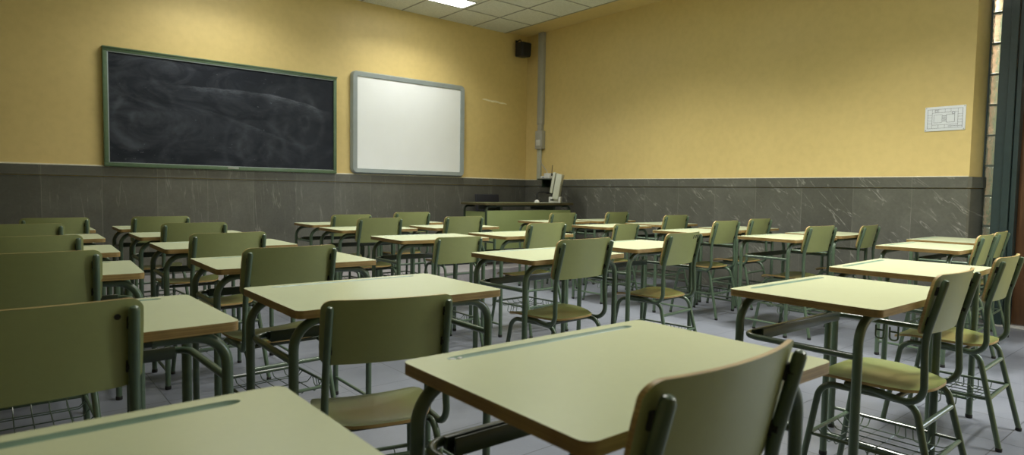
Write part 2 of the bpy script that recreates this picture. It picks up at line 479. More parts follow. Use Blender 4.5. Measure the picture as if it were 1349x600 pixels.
# glass block strip, teal frame, door
bm = bmesh.new()
gb_y0, gb_y1, bh = 1.572, 1.675, .268
root = empty('window_1', (XR + .19, gb_y0, 0)); root['kind'] = 'structure'
bmm = bmesh.new(); add_box(bmm, .015, .085, 0, gb_y1 - gb_y0, 0, 3.3)
z = .05; k = 0
bmg = bmesh.new()
while z < 3.2:
    add_box(bmg, -.002, .10, .004, gb_y1 - gb_y0 - .004, z + .008, z + bh - .008, .012); z += bh
obj('glass_blocks', bmg, M['gblock'], root)
bmj = bmesh.new(); z = .05
while z < 3.3:
    add_box(bmj, .004, .095, .002, gb_y1 - gb_y0 - .002, z - .008, z + .008); z += bh
obj('mortar_joints', bmj, M['mortar'], root); bmm.free()
bm = bmesh.new()
add_box(bm, XR + .185, XR + .21, 1.672, 1.683, 0, 3.3)
struct('trim_3', bm, M['teal'])
bm = bmesh.new()
add_box(bm, XR + .03, XR + .34, 1.500, 1.570, 0, 2.98, .004)
add_box(bm, XR + .005, XR + .10, 1.445, 1.500, 0, 2.98, .006)
add_box(bm, XR + .03, XR + .16, 1.405, 1.442, 0, 2.98, .004)
add_box(bm, XR + .03, XR + .34, .22, .29, 0, 2.98, .004)
add_box(bm, XR + .03, XR + .34, .29, 1.543, 2.92, 2.98, .004)
struct('trim_4', bm, M['teal'])
droot = empty('door_1', (XR + .10, .30, 0)); droot['kind'] = 'structure'
bm = bmesh.new()
add_box(bm, 0, .045, 0, 1.10, .02, 2.05, .003)
add_box(bm, -.012, .0, .14, .96, .25, 1.0, .006); add_box(bm, -.012, .0, .14, .96, 1.15, 1.92, .006)
obj('door_leaf', bm, M['door'], droot)
bm = bmesh.new(); add_box(bm, .0, .03, 0, 1.10, 2.07, 2.92, .003); obj('transom_panel', bm, M['teal'], droot)
bm = bmesh.new(); add_box(bm, -.02, -.012, .09, .13, .98, 1.18, .003)
add_tube(bm, fillet([(-.015, .11, 1.1), (-.06, .11, 1.1), (-.06, .22, 1.1)], .012), .008); obj('door_handle', bm, M['chrome'], droot)
bm = bmesh.new(); add_box(bm, XR - .03, XR + .30, .28, 1.50, 0, .012, .003); struct('trim_5', bm, M['sill'])
bm = bmesh.new(); add_box(bm, XR + 1.0, XR + 1.15, 1.30, 1.775, 0, 3.4); struct('trim_8', bm, simple('pink_edge_tint', (.75, .46, .38), .7))  # pink box added behind the glass blocks to tint their right edge
# outer corridor side so that the blocks look onto something lit
bm = bmesh.new(); add_box(bm, XR + 1.4, XR + 1.6, YB, YF, 0, ZC + .2); struct('wall_corridor', bm, simple('corridor_plaster', (.34, .44, .36), .7))
bm = bmesh.new(); add_box(bm, XR + .36, XR + 1.6, 3.2, 3.4, 0, ZC + .2); struct('wall_corridor_end', bm, M['scrape'])

# window behind the camera on the same wall, cool daylight
wroot = empty('window_2', (XR + .16, -1.15, 1.15)); wroot['kind'] = 'structure'
bm = bmesh.new()
for b_ in ((-.9, .9, 0, .05), (-.9, .9, 1.55, 1.60), (-.9, -.85, 0, 1.6), (.85, .9, 0, 1.6), (-.025, .025, 0, 1.6)): add_box(bm, 0, .06, *b_, .004)
obj('window_frame', bm, M['teal'], wroot)
bm = bmesh.new(); add_box(bm, .025, .035, -.86, .86, .04, 1.56); obj('pane', bm, mat_emit('daylit_pane', (.72, .86, 1.0), 3.0), wroot)
L = bpy.data.lights.new('window_daylight', 'AREA'); L.shape = 'RECTANGLE'; L.size = 1.5; L.size_y = 1.65; L.energy = 45; L.color = (.74, .87, 1.0)
lo = bpy.data.objects.new('window_daylight', L); link(lo); lo.parent = wroot; lo.location = (-.02, 0, .80); lo.rotation_euler = (0, radians(90), 0)

# ------------------------------------------------------------------ ceiling lights
LG = 'recessed fluorescent ceiling lights'
def luminaire(x0, x1, y0, y1, label, power):
    t = empty('ceiling_light', ((x0 + x1) / 2, (y0 + y1) / 2, ZC - .012)); tag(t, label, 'ceiling light', LG)
    w, d = (x1 - x0) / 2, (y1 - y0) / 2
    bm = bmesh.new()
    for b in ((-w, w, d - .008, d), (-w, w, -d, -d + .008), (-w, -w + .008, -d, d), (w - .008, w, -d, d)): add_box(bm, *b, -.010, 0, .001)
    obj('trim_frame', bm, M['tbar'], t)
    bm = bmesh.new(); add_box(bm, -w + .008, w - .008, -d + .008, d - .008, -.007, 0.0); obj('diffuser', bm, M['diff'], t)
    L = bpy.data.lights.new('lamp_tube', 'AREA'); L.shape = 'RECTANGLE'; L.size = 2 * w - .04; L.size_y = 2 * d - .04
    L.energy = power; L.color = (1.0, .985, .90); L.spread = radians(128)
    lo = bpy.data.objects.new('lamp_tube', L); link(lo); lo.parent = t; lo.location = (0, 0, -.012)
    return t
PW = {(0, 0): 15, (1, 0): 18, (0, 1): 23, (1, 1): 60, (0, 2): 26, (1, 2): 68, (0, 3): 0, (1, 3): 76}
for i, (x0, x1) in enumerate(LX):
    for j, (y0, y1) in enumerate(LY):
        if PW[(i, j)] <= 0: continue
        lab = 'bright white rectangular fluorescent panel in the tiled ceiling above the whiteboard' if (i, j) == (1, 0) else \
              'white ceiling panel out of the frame, %s line, number %s from blackboard wall' % (('left', 'right')[i], ('one', 'two', 'three', 'four')[j])
        luminaire(x0, x1, y0, y1, lab, PW[(i, j)])

# daylight coming from behind the corridor blocks
L = bpy.data.lights.new('corridor_lamp', 'AREA'); L.shape = 'RECTANGLE'; L.size = .4; L.size_y = 1.2; L.energy = 60; L.color = (1, .92, .86)
lo = bpy.data.objects.new('corridor_lamp', L); link(lo); lo.location = (XR + .66, 1.75, 3.35)
# ------------------------------------------------------------------ school desk
DW, DD, DH, DT = .70, .50, .76, .023
def make_desk():
    t = empty('school_desk')
    # ---- top: laminate with concave pencil groove near the front edge
    bm = bmesh.new()
    P = rounded_rect(DW, DD, .022, 4)
    for (z0, z1, mi) in ((DH - DT, DH - .0012, 1), (DH - .0012, DH, 0)):
        ins = 0 if mi else 0
        a = [bm.verts.new((x, y, z0)) for x, y in P]; b = [bm.verts.new((x, y, z1)) for x, y in P]
        n = len(P)
        for i in range(n): bm.faces.new((a[i], a[(i + 1) % n], b[(i + 1) % n], b[i])).material_index = 1
        if mi: bm.faces.new(a[::-1]).material_index = 1
        else:
            # top face as a grid with the groove hole filled by a dip
            gx0, gx1, gy0, gy1 = -.245, .245, .195, .221
            ng = 8; ring = []
            for k in range(ng + 1):
                an = radians(-90 + 180 * k / ng); ring.append((gx1 + .013 * 2.0 * cos(an), (gy0 + gy1) / 2 + .013 * sin(an)))
            for k in range(ng + 1):
                an = radians(90 + 180 * k / ng); ring.append((gx0 + .013 * 2.0 * cos(an), (gy0 + gy1) / 2 + .013 * sin(an)))
            r0 = [bm.verts.new((x, y, DH)) for x, y in ring]
            r1 = [bm.verts.new((x + (-.006 if x > 0 else .006), (gy0 + gy1) / 2 + (y - (gy0 + gy1) / 2) * .62, DH - .005)) for x, y in ring]
            r2 = [bm.verts.new((x + (-.012 if x > 0 else .012), (gy0 + gy1) / 2 + (y - (gy0 + gy1) / 2) * .2, DH - .007)) for x, y in ring]
            m = len(ring)
            for A, B in ((r0, r1), (r1, r2)):
                for i in range(m): bm.faces.new((A[i], A[(i + 1) % m], B[(i + 1) % m], B[i])).material_index = 2
            bm.faces.new(r2).material_index = 2
            edges = []
            for L_ in (b, r0):
                for i in range(len(L_)):
                    e = bm.edges.get((L_[i], L_[(i + 1) % len(L_)])) or bm.edges.new((L_[i], L_[(i + 1) % len(L_)]))
                    edges.append(e)
            before = set(bm.faces)
            bmesh.ops.triangle_fill(bm, edges=edges, use_beauty=True, use_dissolve=False)
            for f in list(bm.faces):
                if f not in before:
                    c = f.calc_center_median()
                    if gx0 - .01 < c.x < gx1 + .01 and gy0 + .002 < c.y < gy1 - .002 and all(v in r0 for v in f.verts): bm.faces.remove(f)
                    else: f.material_index = 0
    obj('tabletop', bm, [M['top'], M['edge'], M['groove']], t, angle=30)
    # ---- legs: each an inverted J bending inward under the top
    lx, ly, ln_, R = DW / 2 - .013, DD / 2 - .042, DD / 2 - .065, .014
    for sx in (-1, 1):
        for sy in (1, -1):
            yy = ly if sy > 0 else -ln_
            bm = bmesh.new()
            pts = fillet([(sx * lx, yy, .012), (sx * lx, yy, DH - DT - R - .005), (sx * (lx - .17), yy, DH - DT - R - .001)], .080, 9)
            add_tube(bm, pts, R, 12)
            lg = obj('leg', bm, M['steel'], t)
            bm = bmesh.new(); add_lathe(bm, [(.0140, 0), (.0155, .003), (.0155, .016), (.0145, .019)], sx * lx, yy, 0, 12)
            obj('rubber_foot', bm, M['rubber'], lg)
    bm = bmesh.new()
    for yy in (ly, -ln_): add_tube(bm, [(-(lx - .16), yy, DH - DT - R - .001), (lx - .16, yy, DH - DT - R - .001)], R * .98, 10)
    for sx in (-1, 1): add_box(bm, sx * .19 - .015, sx * .19 + .015, -ln_, ly, DH - DT - .012, DH - DT - .0005)
    obj('top_support', bm, M['dsteel'], t)
    # ---- U-shaped rail for the book shelf
    bm = bmesh.new(); zr = .605
    add_tube(bm, fillet([(-lx, -ln_, zr), (-lx, ly - .012, zr), (lx, ly - .012, zr), (lx, -ln_, zr)], .055, 8), .0105, 10)
    obj('side_rail', bm, M['steel'], t)
    # ---- dark angle bar across the front
    bm = bmesh.new()
    add_box(bm, -lx + .045, lx - .045, ly - .060, ly - .020, zr - .012, zr - .008, .001)
    add_box(bm, -lx + .045, lx - .045, ly - .064, ly - .058, zr - .014, zr + .022, .0015)
    add_box(bm, -lx + .045, lx - .045, ly - .034, ly - .020, zr - .010, zr + .014, .0015)
    obj('book_ledge', bm, M['dsteel'], t)
    for sx in (-1, 1):
        bm = bmesh.new(); add_tube(bm, [(sx * lx, -ln_, .095), (sx * lx, ly, .095)], .008, 8)
        obj('foot_rail', bm, M['steel'], t)
    return t

# ------------------------------------------------------------------ school chair (faces +Y, origin under the seat)
def arc_plate(bm, w, h, th, zc, y0, tilt, bow, nx=14, nz=5, r=.028):
    """curved back plate: concave towards +Y, rounded corners"""
    def pt(u, v, off):   # u -1..1, v -1..1
        # superellipse-like corner rounding
        x = u * w / 2; z = v * h / 2
        ax, az = abs(x) - (w / 2 - r), abs(z) - (h / 2 - r)
        if ax > 0 and az > 0:
            L_ = math.hypot(ax, az)
            m = max(ax, az)
            if L_ > 1e-9:
                s = m / L_; x = math.copysign(w / 2 - r + ax * s, x); z = math.copysign(h / 2 - r + az * s, z)
        y = bow * (abs(x) / (w / 2)) ** 2.2 + off - z * tilt
        return (x, y0 + y, zc + z)
    us = [-1 + 2 * i / nx for i in range(nx + 1)]; us = sorted(set([round(u, 4) for u in us] + [-.95, .95, -.90, .90, -.97, .97]))
    vs = [-1, -.93, -.86, -.78, -.4, 0, .4, .78, .86, .93, 1]
    F = [[bm.verts.new(pt(u, v, th / 2)) for u in us] for v in vs]
    B = [[bm.verts.new(pt(u, v, -th / 2)) for u in us] for v in vs]
    nu, nv = len(us), len(vs)
    for G, in ((F,), (B,)):
        for j in range(nv - 1):
            for i in range(nu - 1): bm.faces.new((G[j][i], G[j][i + 1], G[j + 1][i + 1], G[j + 1][i])).material_index = 0
    for i in range(nu - 1):
        for j in (0, nv - 1): bm.faces.new((F[j][i], F[j][i + 1], B[j][i + 1], B[j][i])).material_index = 1
    for j in range(nv - 1):
        for i in (0, nu - 1): bm.faces.new((F[j][i], F[j + 1][i], B[j + 1][i], B[j][i])).material_index = 1

def make_chair():
    t = empty('school_chair')
    R = .0115
    # ---- seat
    bm = bmesh.new(); n = 40
    th = .010
    rings_t, rings_b = [], []
    def outline(a):
        c, s = cos(a), sin(a)
        e = 3.6
        k = (abs(c) ** e + abs(s) ** e) ** (-1 / e)
        x, y = c * k, s * k
        wx = .194 if y > 0 else .194 - .054 * (-y) ** 1.2
        return x * wx, .048 + y * .196
    def zs(x, y):
        u, v = x / .2, (y - .048) / .196
        z = .447 - .014 * max(0, 1 - (u * u) * 1.0) * (1 - .5 * (v + .15) ** 2) + .006 * abs(u) ** 3
        if v > .45: z -= .026 * ((v - .45) / .55) ** 2
        if v < -.65: z += .010 * ((-v - .65) / .35) ** 2
        return z
    fr = [0.0, .25, .5, .7, .85, .94, 1.0]
    for dz, store in ((0, rings_t), (-th, rings_b)):
        for f in fr:
            if f == 0: store.append([bm.verts.new((0, .048, zs(0, .048) + dz))]); continue
            O = [(outline(2 * pi * k / n)[0] * f, .048 + (outline(2 * pi * k / n)[1] - .048) * f) for k in range(n)]
            store.append([bm.verts.new((px_, py_, zs(px_, py_) + dz)) for px_, py_ in O])
    for S, mi in ((rings_t, 0), (rings_b, 1)):
        for k in range(n):
            bm.faces.new((S[0][0], S[1][k], S[1][(k + 1) % n])).material_index = mi
            for a, b in zip(S[1:], S[2:]): bm.faces.new((a[k], a[(k + 1) % n], b[(k + 1) % n], b[k])).material_index = mi
    for k in range(n): bm.faces.new((rings_t[-1][k], rings_t[-1][(k + 1) % n], rings_b[-1][(k + 1) % n], rings_b[-1][k])).material_index = 1
    obj('seat', bm, [M['seat'], M['bedge']], t)
    # ---- back posts: J tubes carrying the back plate
    for sx in (-1, 1):
        bm = bmesh.new()
        pts = fillet([(sx * .180, -.190, .818), (sx * .184, -.143, .63), (sx * .192, -.152, .408), (sx * .168, .0, .423), (sx * .165, .10, .423)], [.35, .06, .05], 9)
        add_tube(bm, pts, R, 12, dome=True)
        obj('back_post', bm, M['steel'], t)
    # ---- back plate
    bm = bmesh.new()
    # plate bows backwards in the middle: the ends come forward
    arc_plate(bm, .405, .200, .009, .744, -.178, .215, .032, r=.032)
    bp = obj('backrest', bm, [M['back'], M['bedge']], t)
    for sx in (-1, 1):
        for zz in (.790, .690):
            bm = bmesh.new()
            yp = -.190 + (.818 - zz) * .229
            add_tube(bm, [(sx * .178, yp - .002, zz), (sx * .178, yp + .031, zz + .004)], .009, 8)
            add_box(bm, sx * .178 - .010, sx * .178 + .010, yp + .008, yp + .022, zz - .014, zz + .014, .002)
            obj('spacer', bm, M['rubber'], bp)
    # ---- legs: inverted U sides split at the middle of the seat rail
    for sx in (-1, 1):
        bm = bmesh.new(); add_tube(bm, fillet([(sx * .188, .245, .012), (sx * .165, .185, .408), (sx * .165, .0, .412)], .06, 8), R, 12)
        fl = obj('front_leg', bm, M['steel'], t)
        bm = bmesh.new(); add_lathe(bm, [(.0118, 0), (.0130, .003), (.0130, .013), (.0122, .016)], sx * .188, .245, 0, 10); obj('rubber_foot', bm, M['rubber'], fl)
        bm = bmesh.new(); add_tube(bm, fillet([(sx * .192, -.215, .012), (sx * .165, -.120, .408), (sx * .165, .0, .412)], .055, 8), R, 12)
        rl = obj('rear_leg', bm, M['steel'], t)
        bm = bmesh.new(); add_lathe(bm, [(.0118, 0), (.0130, .003), (.0130, .013), (.0122, .016)], sx * .192, -.215, 0, 10); obj('rubber_foot', bm, M['rubber'], rl)
    # ---- crossbars
    def leg_at(sx, front, z):
        if front: a, b = Vector((.188, .245, .012)), Vector((.165, .185, .408))
        else: a, b = Vector((.192, -.215, .012)), Vector((.165, -.120, .408))
        f = (z - .012) / .396; p = a.lerp(b, f); return (sx * p.x, p.y, z)
    bm = bmesh.new(); add_tube(bm, [leg_at(-1, 0, .335), leg_at(1, 0, .335)], .0095, 10); obj('crossbar', bm, M['steel'], t)
    bm = bmesh.new(); add_tube(bm, [(-.165, .10, .412), (.165, .10, .412)], .0095, 10); add_tube(bm, [(-.165, -.06, .412), (.165, -.06, .412)], .0095, 10); obj('seat_bearer', bm, M['dsteel'], t)
    # ---- wire book basket between the legs
    zb = .215
    c = [leg_at(-1, 1, zb), leg_at(1, 1, zb), leg_at(1, 0, zb), leg_at(-1, 0, zb)]
    bm = bmesh.new()
    for i in (0, 1, 2, 3):
        add_tube(bm, [c[i], c[(i + 1) % 4]], .0065 if i % 2 else .0075, 8)
    x0, x1 = -.170, .170; y0, y1 = leg_at(1, 0, zb)[1], leg_at(1, 1, zb)[1]
    for k in range(1, 6):
        x = x0 + (x1 - x0) * k / 6
        add_tube(bm, fillet([(x, y0, zb + .006), (x, y0 + .03, zb - .022), (x, y1 - .03, zb - .022), (x, y1, zb + .006)], .015, 2), .0022, 5)
    for y in (y0 + .06, y0 + .085, y1 - .085, y1 - .06, (y0 + y1) / 2):
        y = y
        add_tube(bm, fillet([(-.178, y, zb + .004), (-.15, y, zb - .025), (.15, y, zb - .025), (.178, y, zb + .004)], .015, 2), .0022, 5)
    # looped hooks on both sides
    for sx in (-1, 1):
        for yy in (-.05, .01):
            add_tube(bm, fillet([(sx * .183, yy, zb), (sx * .195, yy, zb - .055), (sx * .195, yy + .035, zb - .055), (sx * .183, yy + .035, zb)], .014, 4), .0024, 5)
    obj('book_basket', bm, M['steel'], t)
    return t

def kids(o): return [c for c in KID.get(o.name, [])]
KID = {}
def index(root):
    for o in bpy.data.objects:
        if o.parent is not None: KID.setdefault(o.parent.name, [])
    for o in bpy.data.objects:
        if o.parent is not None and o not in KID[o.parent.name]: KID[o.parent.name].append(o)
def copy_tree(o, parent=None):
    c = o.copy(); COL.objects.link(c)
    if parent is not None: c.parent = parent
    for k in kids(o): copy_tree(k, c)
    return c

desk0 = make_desk(); chair0 = make_chair(); index(None)

# name: x, y, rotation, label
DG, CG = 'green-topped school desks in rows', 'green school chairs at the desks'
DESKS = [
 ('Z', .019, .794, 0, 'pale green desk nearest the camera, filling the bottom left corner of the photo'),
 ('A', .948, .802, -.013, 'large pale green centre foreground desk with white bits in its groove'),
 ('F', .112, 1.852, .024, 'pale green desk at the left edge, beyond the dark chair cut by the frame'),
 ('F2', .108, 2.990, -.050, 'desk in the leftmost column, third from the camera, mostly hidden by a chair back'),
 ('F3', .150, 3.898, -.040, 'desk in the leftmost column, third from the blackboard wall'),
 ('F4', .200, 4.884, -.018, 'desk in the leftmost column, second from the blackboard wall'),
 ('F5', .245, 5.800, -.008, 'desk in the leftmost column, nearest the blackboard wall, only a corner showing'),
 ('C', .977, 1.897, -.011, 'pale green desk behind the centre-left chair, second in the column from the front centre desk'),
 ('G', 1.045, 2.922, -.019, 'desk in the second column from the left, third from the camera'),
 ('G2', 1.050, 3.920, -.014, 'desk in the second column from the left, fourth from the camera'),
 ('G3', 1.085, 4.880, -.012, 'desk in the second column from the left, second from the blackboard wall'),
 ('G4', 1.100, 5.800, -.020, 'desk in the second column from the left, nearest the blackboard wall'),
 ('D', 2.346, .959, -.014, 'pale green desk right of centre with two wire bag hooks below its right side'),
 ('H', 2.338, 2.510, .025, 'mid-room desk with the chair whose worn seat shows right of centre'),
 ('I1', 2.415, 3.838, -.055, 'desk in the third column from the left, third from the camera, before the small chair'),
 ('I2', 2.510, 4.980, -.025, 'desk in the third column from the left, second from the blackboard wall'),
 ('I3', 2.600, 5.800, -.030, 'desk in the third column from the left, nearest the blackboard, under the whiteboard'),
 ('E', 3.391, 1.091, .034, 'pale green desk at the right foreground, just beyond the desk with bag hooks'),
 ('K1', 3.278, 2.654, .036, 'desk in the fourth column from the left, before the chair with three dark marks'),
 ('H2', 3.263, 3.829, -.023, 'desk in the fourth column from the left, third from the camera'),
 ('J1', 3.363, 4.919, -.035, 'desk in the fourth column from the left, second from the blackboard wall'),
 ('J2', 3.300, 5.790, 0, 'desk in the fourth column from the left, nearest the teacher platform'),
 ('N1', 5.055, 1.500, -.004, 'desk in the fifth column, nearest the door, its far neighbour beside the marble wall'),
 ('M1', 5.025, 2.530, -.013, 'desk in the fifth column, second from the door side, its left legs fully showing'),
 ('K2', 5.029, 3.391, .003, 'desk in the fifth column from the left, third from the camera'),
 ('K3', 4.948, 4.360, 0, 'desk in the fifth column from the left, second from the teacher platform'),
 ('H3', 5.058, 5.348, 0, 'desk in the fifth column, nearest the teacher platform'),
 ('N2', 6.001, 1.625, 0, 'desk by the right marble wall nearest the glass blocks'),
 ('M2', 5.880, 2.570, 0, 'desk by the right marble wall, second from the glass blocks'),
 ('K22', 5.870, 3.470, 0, 'desk by the right marble wall, third from the glass blocks'),
 ('K32', 5.870, 4.430, 0, 'desk by the right marble wall, fourth from the glass blocks'),
 ('H32', 5.870, 5.330, 0, 'desk by the right marble wall, nearest the teacher platform'),
]
CHAIRS = [
 ('A', .829, .476, .028, 1.012, 'green chair nearest the camera, its curved back cut off by the bottom edge'),
 ('C', .855, 1.585, -.250, .935, 'olive green chair, slightly turned, between the bottom left desk and centre foreground desk'),
 ('D', 2.503, .681, .018, 1.004, 'green chair with wire basket at the desk with bag hooks, right foreground'),
 ('E', 3.522, .735, .027, .994, 'green chair second from the right edge, at the desk beyond the bag hook desk'),
 ('F', .051, 1.555, .001, 1.004, 'dark green chair cut by the left edge of the photo, bolt in its corner'),
 ('F2', .103, 2.695, .002, 1.016, 'chair of the leftmost column, second from the camera, large back at the left edge'),
 ('F3', .131, 3.601, .001, 1.013, 'chair of the leftmost column, third from the camera'),
 ('F4', .131, 4.589, .002, 1.021, 'chair of the leftmost column, second from the blackboard wall'),
 ('F5', .350, 5.500, .05, 1.015, 'chair of the leftmost column, nearest the blackboard wall'),
 ('G', .976, 2.640, .040, 1.003, 'chair in the second column, at the third desk from the camera'),
 ('G2', 1.002, 3.650, .050, 1.001, 'chair in the second column, at the fourth desk from the camera'),
 ('G3', 1.050, 4.585, -.007, 1.01, 'chair in the second column, second from the blackboard wall'),
 ('G4', 1.020, 5.515, .05, 1.017, 'chair in the second column, nearest the blackboard wall'),
 ('H', 2.325, 2.215, .051, 1.019, 'green chair right of centre with worn olive seat and both back posts showing'),
 ('I1', 2.450, 3.506, -.044, .925, 'small green chair behind the centre desk, its seat hidden'),
 ('I2', 2.475, 4.690, .017, 1.020, 'chair in the third column, second from the blackboard wall'),
 ('I3', 2.609, 5.510, .04, 1.014, 'chair in the third column, nearest the blackboard wall, under the whiteboard'),
 ('K1', 3.352, 2.365, .100, 1.010, 'green chair with three dark marks at the top corner of its back'),
 ('H2', 3.277, 3.530, .050, 1.017, 'chair in the fourth column, third from the camera'),
 ('J1', 3.276, 4.620, -.013, 1.024, 'chair in the fourth column, second from the blackboard wall'),
 ('J2', 3.256, 5.500, .030, 1.035, 'chair in the fourth column, nearest the teacher platform'),
 ('N1', 5.078, 1.205, .050, 1.016, 'pinkish-lit green chair by the glass blocks, left one of the two'),
 ('M1', 4.971, 2.235, -.061, 1.024, 'chair in the fifth column, at the second desk from the door side'),
 ('K2', 5.048, 3.090, .028, 1.024, 'chair in the fifth column, third from the camera'),
 ('K3', 4.838, 4.065, .040, .94, 'small chair in the fifth column, second from the teacher platform'),
 ('H3', 4.929, 5.050, .040, 1.027, 'chair in the fifth column, nearest the teacher platform'),
 ('N2', 5.993, 1.330, .060, 1.001, 'green chair by the marble wall end nearest the glass blocks, right one of the two'),
 ('M2', 6.010, 2.270, .050, 1.0, 'chair by the right marble wall, second from the glass blocks'),
 ('K22', 5.766, 3.165, .041, 1.03, 'chair by the right marble wall, third from the glass blocks'),
 ('K32', 5.740, 4.120, -.015, 1.028, 'chair by the right marble wall, fourth from the glass blocks'),
 ('H32', 5.817, 5.020, .039, 1.03, 'chair by the right marble wall, nearest the teacher platform'),
]
desk_of, chair_of = {}, {}
for i, (k, x, y, r, lab) in enumerate(DESKS):
    o = desk0 if i == 0 else copy_tree(desk0)
    o.location = (x, y, 0); o.rotation_euler = (0, 0, r); tag(o, lab, 'desk', DG); desk_of[k] = o
near = {d[0]: d[2] - .25 for d in DESKS}
for i, (k, x, y, r, s, lab) in enumerate(CHAIRS):
    y = min(y, near[k] - .052 - .16 * abs(r))          # the back plate stays clear of the desk edge
    o = chair0 if i == 0 else copy_tree(chair0)
    # measured point is the middle of the two back post tops, 0.19 m behind the origin
    o.location = (x - .19 * s * sin(r), y + .19 * s * cos(r), 0); o.rotation_euler = (0, 0, r); o.scale = (s, s, s)
    tag(o, lab, 'chair', CG); chair_of[k] = o

# ------------------------------------------------------------------ small marks on particular furniture
bm = bmesh.new()
for k in range(2):   # wire bag hooks under the right rail of desk D
    yy = -.060 + k * .050
    add_tube(bm, fillet([(.326, yy, .597), (.326, yy, .540), (.326, yy + .030, .540), (.326, yy + .030, .590)], .012, 4), .0036, 6)
    add_tube(bm, [(.326, yy, .572), (.326, yy + .030, .572)], .0036, 6)
obj('bag_hook', bm, M['steel'], desk_of['D'])
bm = bmesh.new()
for k in range(3):
    zz = .832 - .006
    xx = .085 + k * .033
    p0 = Vector((xx + .004, -.178 + .032 * (abs(xx) / .2025) ** 2.2 - .005 - .080 * .215, .744 + .080))
    p1 = Vector((xx - .006, -.178 + .032 * (abs(xx) / .2025) ** 2.2 - .005 - .060 * .215, .744 + .060))
    add_tube(bm, [p0, p1], .0035, 6)
obj('ink_mark', bm, M['marker'], chair_of['K1'])
bm = bmesh.new(); zb_ = .806; yb_ = -.178 + .032 * (.150 / .2025) ** 2.2 - (zb_ - .744) * .215 - .005
add_tube(bm, [(.150, yb_ + .003, zb_), (.150, yb_ - .003, zb_ )], .0065, 12)
obj('bolt_hole', bm, M['marker'], chair_of['F'])
for k, (xx, rr) in enumerate(((.628, .0055), (.645, .0045))):  # two small white bits sitting in the groove
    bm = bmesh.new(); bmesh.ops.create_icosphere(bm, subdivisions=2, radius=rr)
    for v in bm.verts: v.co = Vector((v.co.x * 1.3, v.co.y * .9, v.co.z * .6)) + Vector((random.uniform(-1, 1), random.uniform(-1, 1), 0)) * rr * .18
    o = obj('white_bit', bm, M['white']); o.location = (xx + .065, 1.015, .757)
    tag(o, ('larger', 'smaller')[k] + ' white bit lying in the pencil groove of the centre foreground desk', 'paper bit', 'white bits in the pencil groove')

# ------------------------------------------------------------------ chalkboard
bx0, bx1, bz0, bz1 = .905, 3.420, 1.290, 2.510
t = empty('chalkboard', ((bx0 + bx1) / 2, YF, (bz0 + bz1) / 2)); tag(t, 'long black chalkboard with green frame and smeared chalk on the front wall', 'chalkboard')
w, h = (bx1 - bx0) / 2, (bz1 - bz0) / 2
bm = bmesh.new(); fw = .040
for b in ((-w, w, h - fw, h), (-w, w, -h, -h + fw), (-w, -w + fw, -h + fw, h - fw), (w - fw, w, -h + fw, h - fw)): add_box(bm, b[0], b[1], -.060, 0, b[2], b[3], .004)
add_box(bm, -w - .004, w + .004, -.068, 0, h - .012, h + .004, .002)
fo = obj('frame', bm, M['bframe'], t)
bm = bmesh.new()
for b in ((-w + fw, w - fw, h - fw - .009, h - fw), (-w + fw, w - fw, -h + fw, -h + fw + .006), (-w + fw, -w + fw + .009, -h + fw, h - fw)): add_box(bm, b[0], b[1], -.056, -.03, b[2], b[3], .001)
obj('inner_bead', bm, M['wframe'], t)
bm = bmesh.new(); add_box(bm, -w + fw - .004, w - fw + .004, -.044, -.02, -h + fw - .004, h - fw + .004); obj('writing_surface', bm, M['slate'], t)
bm = bmesh.new(); add_box(bm, -.06, .06, -.0625, -.059, -h + .014, -h + .036, .001); obj('maker_plate', bm, M['chrome'], t)

# ------------------------------------------------------------------ whiteboard
bx0, bx1, bz0, bz1 = 3.628, 5.412, 1.303, 2.635
t = empty('whiteboard', ((bx0 + bx1) / 2, YF, (bz0 + bz1) / 2)); tag(t, 'white board with rounded blue-grey frame on the front wall', 'whiteboard')
w, h = (bx1 - bx0), (bz1 - bz0)
bm = bmesh.new()
def ring(P, y): return [bm.verts.new((x, y, z)) for x, z in P]
Po = rounded_rect(w, h, .07, 6); Pm = rounded_rect(w - .03, h - .03, .055, 6); Pi = rounded_rect(w - .150, h - .130, .012, 6); Pi2 = rounded_rect(w - .156, h - .136, .010, 6)
rs = [ring(Po, 0), ring(Po, -.045), ring(Pm, -.066), ring(Pi, -.060), ring(Pi2, -.045)]
for a, b in zip(rs, rs[1:]):
    for i in range(len(a)): bm.faces.new((a[i], a[(i + 1) % len(a)], b[(i + 1) % len(a)], b[i]))
obj('frame', bm, M['wframe'], t)
bm = bmesh.new(); add_box(bm, -w / 2 + .07, w / 2 - .07, -.048, -.01, -h / 2 + .06, h / 2 - .06); obj('writing_surface', bm, M['wboard'], t)
for sx in (-1, 1):
    bm = bmesh.new(); add_box(bm, sx * (w / 2) - .012, sx * (w / 2) + .012, -.04, -.015, -.14, -.11, .003); obj('side_button', bm, M['grey'], t)
bm = bmesh.new(); add_box(bm, w / 2 - .20, w / 2 - .10, -.064, -.06, -h / 2 + .018, -h / 2 + .034, .001); obj('maker_plate', bm, M['chrome'], t)

